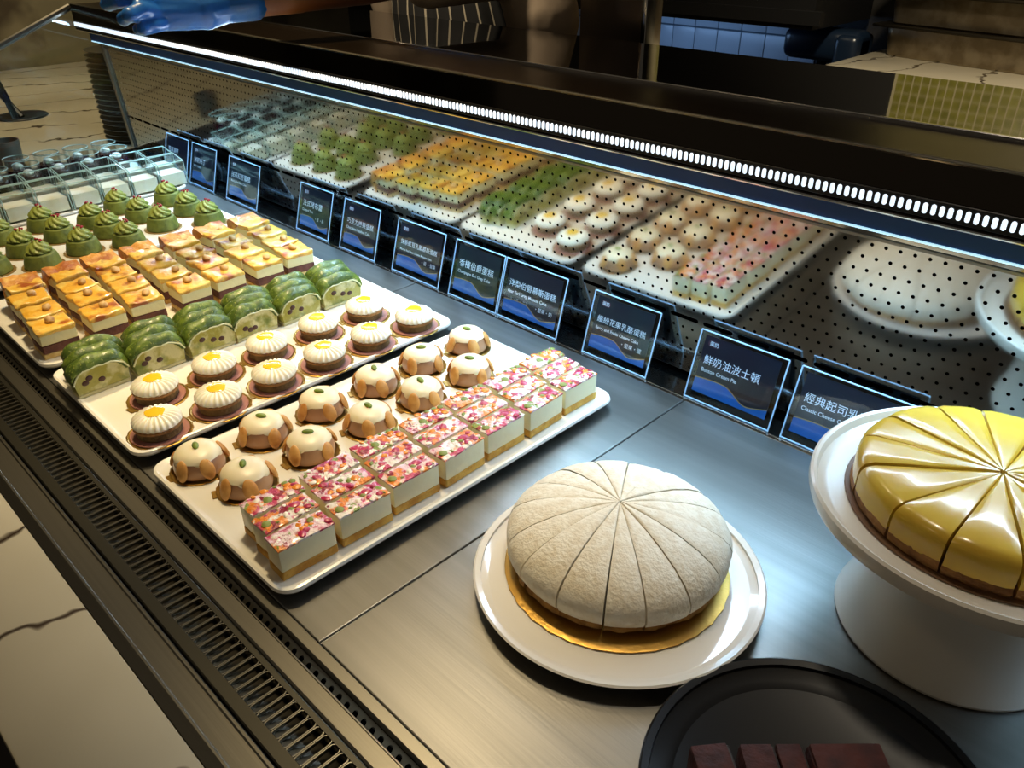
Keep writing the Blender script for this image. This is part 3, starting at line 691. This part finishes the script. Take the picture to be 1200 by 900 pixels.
# ------------------------------------------------------------------ cake name cards in acrylic holders
NAVY = M('navy_card', '0d1428', .35, var=('0a2030', 9, .4, .65))
TEAL = M('teal_card', '0c2a30', .35, var=('0a1a2c', 12, .35, .6))
BLUEP = M('blue_card_wave', '1b66b4', .35)
GOLDL = M('gold_print', 'b0925c', .4)
PRINT = M('white_print', 'f4f8ff', .5)
PILL = M('plum_pill', '4a2c3c', .5)
def text_mesh(s, size):
    c = bpy.data.curves.new('t', 'FONT'); c.body = s; c.size = size; c.offset = size*(.012 if s[0].isascii() else .003); o = bpy.data.objects.new('t', c); COL.objects.link(o)
    dg = bpy.context.evaluated_depsgraph_get(); me = bpy.data.meshes.new_from_object(o.evaluated_get(dg))
    bpy.data.objects.remove(o); bpy.data.curves.remove(c); me.materials.clear(); return me
LEAN = math.radians(16)
def card(xl, wd, zh, zh2, cn, en, extra, pill, base, label, notes=''):
    t = thing('cake_name_card', label, 'sign', (xl, .8945, .0002), 0, 'cake name cards along the back lip')
    H = .104; hy, hz = math.sin(LEAN), math.cos(LEAN)
    def F(u, v, d=0): return (u, v*hy-d*hz, v*hz+d*hy)      # face coordinates, d towards the customer
    def slab(mb, pts, d0, d1):
        q = [F(u, v, d0) for u, v in pts]+[F(u, v, d1) for u, v in pts]; n = len(pts)
        return mb.add(q, [tuple(range(n))[::-1], tuple(range(n, 2*n))]+[(i, (i+1) % n, n+(i+1) % n, n+i) for i in range(n)])
    hb = MB(); slab(hb, [(0, 0), (wd, 0), (wd, H), (0, H)], 0, .0022)
    slab(hb, [(0, .004), (wd, .004), (wd, H), (0, H)], -.0045, -.0025)
    hb.box(0, .002, 0, wd, .044, .002)
    hb.build('acrylic_holder', ACRYL, t, smooth=False)
    for u in (0, wd-.002):
        sp = MB()
        q = [(.001, .001), (.044, .001), (.0445, .018), (H*hy+.004, H*hz)]
        sp.add([(u, y, z) for y, z in q]+[(u+.002, y, z) for y, z in q], [(0, 1, 2, 3), (7, 6, 5, 4)]+[(i, (i+1) % 4, 4+(i+1) % 4, 4+i) for i in range(4)])
        sp.build('acrylic_side', ACRYL, t, smooth=False)
    ed = MB()
    for a, b in (((0, H), (wd, H)), ((0, 0), (0, H)), ((wd, 0), (wd, H)), ((0, 0.001), (wd, 0.001))):
        ed.tube([F(*a, .0012), F(*b, .0012)], .0011, 6)
    ed.build('bright_edge', M('acrylic_edge', 'b9d2ea', .12, spec=.8), t)
    u0, u1, v0, v1 = .008, wd-.010, .013, H-.006
    cd = slab(MB(), [(u0, v0), (u1, v0), (u1, v1), (u0, v1)], -.0018, -.0006).build('card', base, t, smooth=False)
    def wave(x): return .0 if x < 0 else (.030+.006*math.sin(x*4.2+.3) if x < .38 else .030+.006*math.sin(.38*4.2+.3)-(.026*(1-math.cos(min(1, (x-.38)/.36)*PI))/2)+.012*max(0, (x-.74)/.26)**1.3)
    N = 28; wv = [(u0+(u1-u0)*i/N, v0+max(.002, .66*wave(i/N))) for i in range(N+1)]
    mb = MB(); mb.add([F(u, v0, -.0004) for u, v in wv]+[F(u, v, -.0004) for u, v in wv], [(i, i+1, N+2+i, N+1+i) for i in range(N)])
    mb.build('blue_wave', BLUEP, cd, smooth=False)
    mb = MB(); mb.add([F(u, v-.0007, -.0002) for u, v in wv]+[F(u, v+.0007, -.0002) for u, v in wv], [(i, i+1, N+2+i, N+1+i) for i in range(N)])
    mb.build('gold_line', GOLDL, cd, smooth=False)
    def tx(s, u, v, size, mat, nm, maxw=None):
        me = text_mesh(s, size)
        if not len(me.vertices): return
        xs = [q.co.x for q in me.vertices]; k_ = 1
        if maxw and max(xs) > maxw: k_ = maxw/max(xs)
        for q in me.vertices: q.co = Vector(F(u+q.co.x*k_, v+q.co.y*k_, -.0001))
        me.materials.append(mat); put(nm, me, cd)
    if pill:
        o = rrect(u0+.006, v1-.0155, u0+.025, v1-.0055, .0049, 5)
        mb = MB(); mb.add([F(u, v, -.0003) for u, v in o], [tuple(range(len(o)))]); mb.build('pill_mark', PILL, cd, smooth=False)
        tx('蛋奶', u0+.009, v1-.0130, .0072, PRINT, 'print_line')
    tx(cn, u0+.006, zh, .0150, PRINT, 'print_line', u1-u0-.014)
    tx(en, u0+.006, zh2, .0078, PRINT, 'print_line', (u1-u0)*.78)
    if notes: tx(notes, u0+.006, zh2-.0115, .0060, M('grey_print', '8a93a0', .6), 'print_line', (u1-u0)*.6)
    if extra: tx(extra, u1-.050, v0+.020, .0082, PRINT, 'print_line')
    return t
CARDS = [(-.372, .150, '經典起司乳酪蛋糕', 'Classic Cheese Cake', '', False, NAVY, 'navy name card reading Classic Cheese Cake in clear acrylic holder', ''),
 (-.527, .136, '鮮奶油波士頓', 'Boston Cream Pie', '', True, NAVY, 'navy name card reading Boston Cream Pie in clear acrylic holder', ''),
 (-.724, .126, '繽紛花果乳酪蛋糕', 'Berry and Fruits Cheese Cake', '・堅果・蛋', True, TEAL, 'teal name card reading Berry and Fruits Cheese Cake in acrylic holder', ''),
 (-.922, .140, '洋梨伯爵慕斯蛋糕', 'Pear Earl Grey Mousse Cake', '・堅果・奶', False, NAVY, 'navy name card reading Pear Earl Grey Mousse Cake in acrylic holder', '・ 含 ・ 乳 ・ 製品'),
 (-1.052, .126, '香檳伯爵蛋糕', 'Champagne Earl Grey Cake', '', False, TEAL, 'teal name card reading Champagne Earl Grey Cake in acrylic holder', ''),
 (-1.222, .140, '抹茶紅豆乳酪慕斯蛋糕', 'Matcha Red Bean Cheese Mousse Cake', '・蛋 ・堅果', True, NAVY, 'navy name card reading Matcha Red Bean Cheese Mousse Cake', ''),
 (-1.402, .122, '巧克力榛果蛋糕', 'Chocolate Hazelnut Cake', '', True, NAVY, 'dark name card with chocolate cake print behind the custard squares', 'Hazelnut'),
 (-1.570, .124, '法式烤布蕾', 'Custard Tart', '・蛋 ・奶', True, NAVY, 'dark name card with a short title and two notes at lower right', 'Vanilla'),
 (-1.890, .146, '抹茶紅豆蛋糕', 'Matcha Red Bean Cake', '', True, NAVY, 'dark name card with three printed lines behind the matcha domes', '・蛋 ・奶'),
 (-2.085, .130, '鮮奶布丁', 'Milk Pudding', '', True, NAVY, 'dark name card overlapping its neighbour beside the glass pudding cups', ''),
 (-2.235, .130, '莓果凍杯', 'Berry Jelly Cup', '', False, NAVY, 'dark name card closest to the end post of the case', '')]
for xl, wd, cn, en, ex, pill, base, lab, nt_ in CARDS:
    v = .058 if pill else .060
    card(xl, wd, v, v-.0125, cn, en, ex, pill, base, lab, nt_)

# ------------------------------------------------------------------ beyond the end glass
STK = M('dark_stoneware', '2a2a26', .35, var=('3c3a34', 20, .4, .6))
pm_ = MB().lathe([(.060, 0), (.085, .003), (.112, .010), (.113, .0125), (.110, .0125), (.084, .006), (.002, .004)], 40).mesh('dinner_plate', STK, 50)
for k in range(18):
    o = tag(put('dinner_plate', pm_, None, (-2.72+random.uniform(-.002, .002), 1.045+random.uniform(-.002, .002), -.0118+k*.0152)), '%s dark stoneware plate from the bottom of the tall stack' % ORD[k], 'plate', 'stacked dark plates on the side counter')
stand = thing('bent_metal_stand', 'black bent metal stand on round base on the marble side counter', 'stand', (-3.33, .87, -.012))
IRON = M('black_iron', '0f0f0f', .4, .6)
MB().lathe([(.085, 0), (.086, .003), (.083, .006), (.002, .006)], 40).build('base_disc', IRON, stand)
MB().tube([(.05, -.035, .006), (.03, -.04, .08), (.0, -.045, .135), (-.03, -.05, .15), (-.08, -.055, .14), (-.12, -.06, .11)], .011, 8).build('bent_arm', IRON, stand)
MB().tube([(.04, -.01, .006), (-.02, -.03, .06), (-.06, -.05, .11), (-.12, -.06, .112)], .010, 8).build('bent_arm', IRON, stand)
cup = MB().lathe([(.030, 0), (.034, .003), (.038, .06), (.0385, .072), (.0355, .072), (.034, .008), (.002, .006)], 32).build('stoneware_cup', M('rust_rim_stoneware', '5f5a50', .5, var=('8a5230', 18, .5, .65)), None, (-2.66, .63, -.0118))
tag(cup, 'grey stoneware cup with rusty rim just outside the end glass', 'cup')

# ------------------------------------------------------------------ kitchen behind
tag(MB().rbox(-1.16, 2.47, .165, .9, 3.05, .20, .003).build('kitchen_worktop', MARB), 'pale marble kitchen worktop carrying the steel pans', 'worktop')
tag(MB().box(-1.12, 2.50, ZF, .88, 3.04, .165).build('kitchen_cabinet', M('kitchen_cabinet_dark', '1a1816', .5)), 'dark cabinet under the marble kitchen worktop', 'cabinet')
PAN = M('worn_steel', 'a79a84', .42, 1, var=('8a7c66', 18, .4, .6), bump=(25, .12))
def pan(z, i):
    t = thing('steel_pan', ['lowest deep steel pan in the stack on the marble worktop', 'middle deep steel pan in the kitchen stack', 'upper deep steel pan in the kitchen stack', 'topmost deep steel pan in the kitchen stack'][i], 'pan', (-.66, 2.90, z), math.radians(-12), 'stacked steel pans')
    X, Y = .44, .135
    def R(d, zz): return [(x, y, zz) for x, y in rrect(-X+d, -Y+d, X-d, Y-d, .03, 5)]
    MB().rings([R(.012, 0), R(.008, .004), R(0, .086), R(0, .090)], True, False).build('pan_body', PAN, t)
    MB().rings([R(.004, .088), R(-.035, .088), R(-.036, .092), R(-.034, .0945), R(.006, .0945)], False, True).build('pan_rim', M('pan_rim_dark', '3a352c', .4, 1), t)
    return t
for i in range(4): pan(.2005+i*.096, i)
hood = MB(); hood.box(-2.65, 2.62, .285, -1.25, 3.05, .62); hood.box(-2.68, 2.60, .30, -1.22, 2.63, .34)
tag(hood.build('kitchen_hood', M('hood_black', '0a0a0b', .5)), 'black hood hanging over the blue lit tiles', 'hood')
mx = thing('mixing_bowl_machine', 'dark kitchen mixer standing between the tiles and the steel pans', 'mixer', (-1.27, 2.84, -.08))
DKB = M('dark_blue_enamel', '101c2c', .3)
MB().lathe([(.05, .0), (.075, .01), (.095, .08), (.10, .16), (.102, .165), (.096, .162), (.002, .10)], 36).build('bowl', DKB, mx, (-.06, 0, .03))
MB().rbox(.03, -.07, .0, .11, .07, .34, .02, 3).build('column', DKB, mx)
MB().rbox(-.16, -.06, .25, .11, .06, .35, .03, 3).build('mixer_head', DKB, mx)
MB().rbox(-.16, -.09, .0, .11, .09, .03, .01, 2).build('base', DKB, mx)
tag(MB().box(-1.6, 2.55, ZF, -1.165, 3.05, -.08).build('mixer_cabinet', MATS['kitchen_cabinet_dark']), 'low dark cabinet under the mixer', 'cabinet')
col_ = thing('steel_column', 'dark brown steel column rising behind the black glass top', 'column', (-1.13, 1.46, ZF))
MB().rbox(-.085, -.02, 0, .085, .03, 2.3, .004).build('column_body', M('brown_steel', '4a4036', .3, .9), col_)
MB().rbox(.080, -.024, 0, .092, .032, 2.3, .002).build('column_edge', POLISH, col_)
# ------------------------------------------------------------------ the person serving
def remesh(mb, name, mat, vox, parent=None, smooth_it=6):
    me = mb.mesh('tmp', mat); o = bpy.data.objects.new('tmp', me); COL.objects.link(o)
    r = o.modifiers.new('r', 'REMESH'); r.mode = 'VOXEL'; r.voxel_size = vox
    s = o.modifiers.new('s', 'SMOOTH'); s.factor = .5; s.iterations = smooth_it
    dg = bpy.context.evaluated_depsgraph_get(); me2 = bpy.data.meshes.new_from_object(o.evaluated_get(dg)); bpy.data.objects.remove(o); bpy.data.meshes.remove(me)
    me2.polygons.foreach_set('use_smooth', [True]*len(me2.polygons)); me2.materials.clear(); me2.materials.append(mat); me2.name = name
    return put(name, me2, parent)
def limb(mb, pts, rad, n=14):
    mb.tube(pts, rad, n)
    for p, r in zip(pts, rad): mb.ell(p, (r, r, r), 12, 8)
def torso(mb, levels, cx, cy, n=24):
    mb.rings([[(cx+dx+a*math.cos(2*PI*k/n), cy+dy+b*math.sin(2*PI*k/n), z) for k in range(n)] for z, a, b, dx, dy in levels])
PXc, PYc = -1.64, 1.50
person = thing('person', 'person in beige shirt and striped dark apron reaching with a blue gloved hand', 'person', (PXc, PYc, ZF))
SKIN = M('skin', '8a5a40', .5, sss=.1)
SHIRT = M('beige_shirt', 'a8937a', .8, bump=(8, .5)); APR = None
off = Vector((PXc, PYc, ZF))
def L(p): return tuple(Vector(p)-off)
SHL = (-1.405, 1.42, .555); ELL = (-1.432, 1.035, .500); WRL = (-1.484, .775, .4745)
SHR = (-1.845, 1.46, .555); ELR = (-1.925, 1.50, .27); WRR = (-1.90, 1.42, .03)
b = MB()
TL_ = [(.02, .155, .105, 0, 0), (.10, .165, .11, 0, 0), (.22, .145, .10, 0, 0), (.36, .165, .115, 0, 0), (.48, .185, .12, 0, 0), (.56, .175, .10, 0, .005), (.60, .10, .07, 0, .01), (.63, .055, .055, 0, .005)]
torso(b, [(z-ZF, a, bb, dx, dy) for z, a, bb, dx, dy in TL_], 0, 0)
limb(b, [L((PXc, 1.495, .60)), L((PXc, 1.48, .68))], [.055, .052])
head = L((PXc, 1.47, .78)); b.ell(head, (.075, .095, .115), 20, 14)
b.ell((head[0], head[1]-.02, head[2]-.06), (.055, .07, .055), 14, 8)
b.ell((head[0], head[1]-.095, head[2]-.015), (.013, .02, .022), 10, 6)
for s in (-1, 1): b.ell((head[0]+s*.077, head[1]+.005, head[2]-.005), (.012, .02, .032), 8, 6)
limb(b, [L(SHL), L(ELL), L(WRL)], [.062, .044, .029]); limb(b, [L(SHR), L(ELR), L(WRR)], [.060, .045, .029])
b.ell(L((-1.895, 1.40, -.05)), (.022, .035, .055), 12, 8)
for i, (dx, ln) in enumerate(((-.018, .05), (-.006, .06), (.006, .057), (.018, .045))): limb(b, [L((-1.895+dx*.3, 1.40+dx, -.09)), L((-1.893+dx*.3, 1.39+dx, -.09-ln*.6)), L((-1.888, 1.378+dx, -.09-ln))], [.0095, .009, .008], 8)
limb(b, [L((-1.885, 1.37, -.03)), L((-1.875, 1.345, -.06)), L((-1.87, 1.34, -.085))], [.011, .0095, .0085], 8)
for s in (-1, 1): limb(b, [(s*.09, 0, .80), (s*.095, -.01, .44), (s*.10, .02, .08)], [.085, .058, .040])
for s in (-1, 1): b.ell((s*.10, -.05, .04), (.042, .125, .038), 14, 8)
remesh(b, 'body', SKIN, .011, person, 4)
for s in (-1, 1): MB().ell((head[0]+s*.03, head[1]-.083, head[2]+.012), (.012, .008, .006), 10, 6).build('eye', M('eye_dark', '1a1210', .2), person)
MB().ell((head[0], head[1]-.087, head[2]-.055), (.024, .008, .006), 10, 6).build('mouth', M('lip', '7a4038', .4), person)
h = MB(); h.ell((head[0], head[1]+.018, head[2]+.028), (.084, .096, .105), 20, 12); remesh(h, 'hair', M('black_hair', '120e0c', .5), .009, person, 2)
s_ = MB()
torso(s_, [(z-ZF, a+.018, bb+.018, dx, dy) for z, a, bb, dx, dy in TL_[:-1]], 0, 0)
limb(s_, [L(SHL), L((-1.385, 1.33, .515)), L((-1.395, 1.18, .50))], [.080, .070, .064])
limb(s_, [L((-1.36, 1.44, .50)), L((-1.315, 1.43, .40))], [.085, .085])
limb(s_, [L(SHR), L((-1.895, 1.49, .40))], [.088, .078])
remesh(s_.jitter(.012, 14, 3), 'shirt', SHIRT, .010, person, 3)
t_ = MB(); torso(t_, [(.70, .15, .12, 0, 0), (.80, .172, .125, 0, 0), (.93, .16, .115, 0, 0)], 0, 0)
for s in (-1, 1): limb(t_, [(s*.09, 0, .80), (s*.095, -.01, .44), (s*.10, .02, .10)], [.098, .075, .068])
remesh(t_, 'trousers', M('black_trousers', '141416', .8), .012, person, 3)
for s in (-1, 1): MB().rbox(s*.10-.048, -.185, .0, s*.10+.048, .085, .085, .03, 3).build('shoe', M('black_shoe', '0c0c0c', .4), person)
# striped apron: curved bib and skirt
am = bpy.data.materials.new('striped_apron'); am.use_nodes = True; nt = am.node_tree; bs = nt.nodes['Principled BSDF']; bs.inputs['Roughness'].default_value = .8
tc = nt.nodes.new('ShaderNodeTexCoord'); sx = nt.nodes.new('ShaderNodeSeparateXYZ'); nt.links.new(tc.outputs['UV'], sx.inputs[0])
m1 = nt.nodes.new('ShaderNodeMath'); m1.operation = 'MULTIPLY'; m1.inputs[1].default_value = 13; nt.links.new(sx.outputs[0], m1.inputs[0])
m2 = nt.nodes.new('ShaderNodeMath'); m2.operation = 'FRACT'; nt.links.new(m1.outputs[0], m2.inputs[0])
m3 = nt.nodes.new('ShaderNodeMath'); m3.operation = 'LESS_THAN'; m3.inputs[1].default_value = .12; nt.links.new(m2.outputs[0], m3.inputs[0])
mxn = nt.nodes.new('ShaderNodeMix'); mxn.data_type = 'RGBA'; nt.links.new(m3.outputs[0], mxn.inputs[0]); mxn.inputs[6].default_value = (*lin('1c1a17'), 1); mxn.inputs[7].default_value = (*lin('b9ac92'), 1)
nt.links.new(mxn.outputs[2], bs.inputs['Base Color'])
NU, NV = 40, 24; vs_ = []; uv = []
for j in range(NV+1):
    z = -.42+.93*j/NV
    for i in range(NU+1):
        a = -PI/2+(-1.35+2.7*i/NU)*(1 if z < .30 else 1-.25*(z-.30)/.21)
        fl = .006*math.sin(i*.9+z*6)+(.05*max(0, .05-z))
        vs_.append((-.005+(.215+fl)*math.cos(a), (.148+fl)*math.sin(a), z-ZF)); uv.append((i/NU, j/NV))
fs = [(j*(NU+1)+i, j*(NU+1)+i+1, (j+1)*(NU+1)+i+1, (j+1)*(NU+1)+i) for j in range(NV) for i in range(NU)]
me = bpy.data.meshes.new('apron'); me.from_pydata(vs_, [], fs); ul = me.uv_layers.new(name='UVMap')
for lp in me.loops: ul.data[lp.index].uv = uv[lp.vertex_index]
me.polygons.foreach_set('use_smooth', [True]*len(me.polygons)); me.materials.append(am); ap = put('apron', me, person)
sd = ap.modifiers.new('thick', 'SOLIDIFY'); sd.thickness = .004; sd.offset = 0
for s in (-1, 1): MB().tube([(s*.12, -.135, 1.28), (s*.10, -.10, 1.37), (s*.07, .02, 1.40), (s*.05, .08, 1.36)], .008, 6).build('apron_strap', M('apron_strap_black', '1c1a17', .8), person)
# blue glove on the reaching hand
G = {'W': (-1.4843, .7657, .4738), 'P0': (-1.4842, .7283, .4682), 'PU': (-1.4963, .6984, .4859), 'PL': (-1.4825, .6841, .4525)}
g = MB()
limb(g, [L((-1.474, .815, .478)), L(G['W']), L(G['P0'])], [.034, .031, .033])
for a_, b_, ra, rb in (((-1.4842, .7283, .4682), (-1.5040, .6660, .4935), .030, .0165), ((-1.4842, .7283, .4682), (-1.4925, .6520, .4830), .030, .0170), ((-1.4842, .7283, .4670), (-1.4875, .6460, .4695), .030, .0170), ((-1.4842, .7283, .4640), (-1.4860, .6510, .4555), .028, .0160)):
    limb(g, [L(a_), tuple((Vector(L(a_))+Vector(L(b_)))/2), L(b_)], [ra, (ra+rb)/2, rb])
FING = [[(-1.5040, .6660, .4950), (-1.5035, .6262, .5070), (-1.5005, .5940, .5060), (-1.5100, .5760, .4970)],
        [(-1.4925, .6520, .4830), (-1.4838, .6100, .4945), (-1.4938, .5825, .4930), (-1.5143, .5730, .4860)],
        [(-1.4875, .6460, .4695), (-1.4661, .6080, .4790), (-1.4570, .5835, .4735), (-1.4780, .5800, .4660)],
        [(-1.4860, .6510, .4555), (-1.4660, .6206, .4530), (-1.4584, .6022, .4505), (-1.4799, .6030, .4490)]]
for i, F_ in enumerate(FING): limb(g, [L(p) for p in F_], [.0155, .0135, .0130, .0115] if i < 3 else [.0145, .0122, .0115, .0105])
limb(g, [L((-1.488, .722, .486)), L((-1.520, .690, .508)), L((-1.540, .664, .517)), L((-1.548, .645, .515))], [.021, .0165, .0140, .0120])
remesh(g.jitter(.0018, 60, 2), 'glove', M('blue_nitrile', '1f5fae', .32, bump=(45, .35), coat=.2), .0032, person, 4)
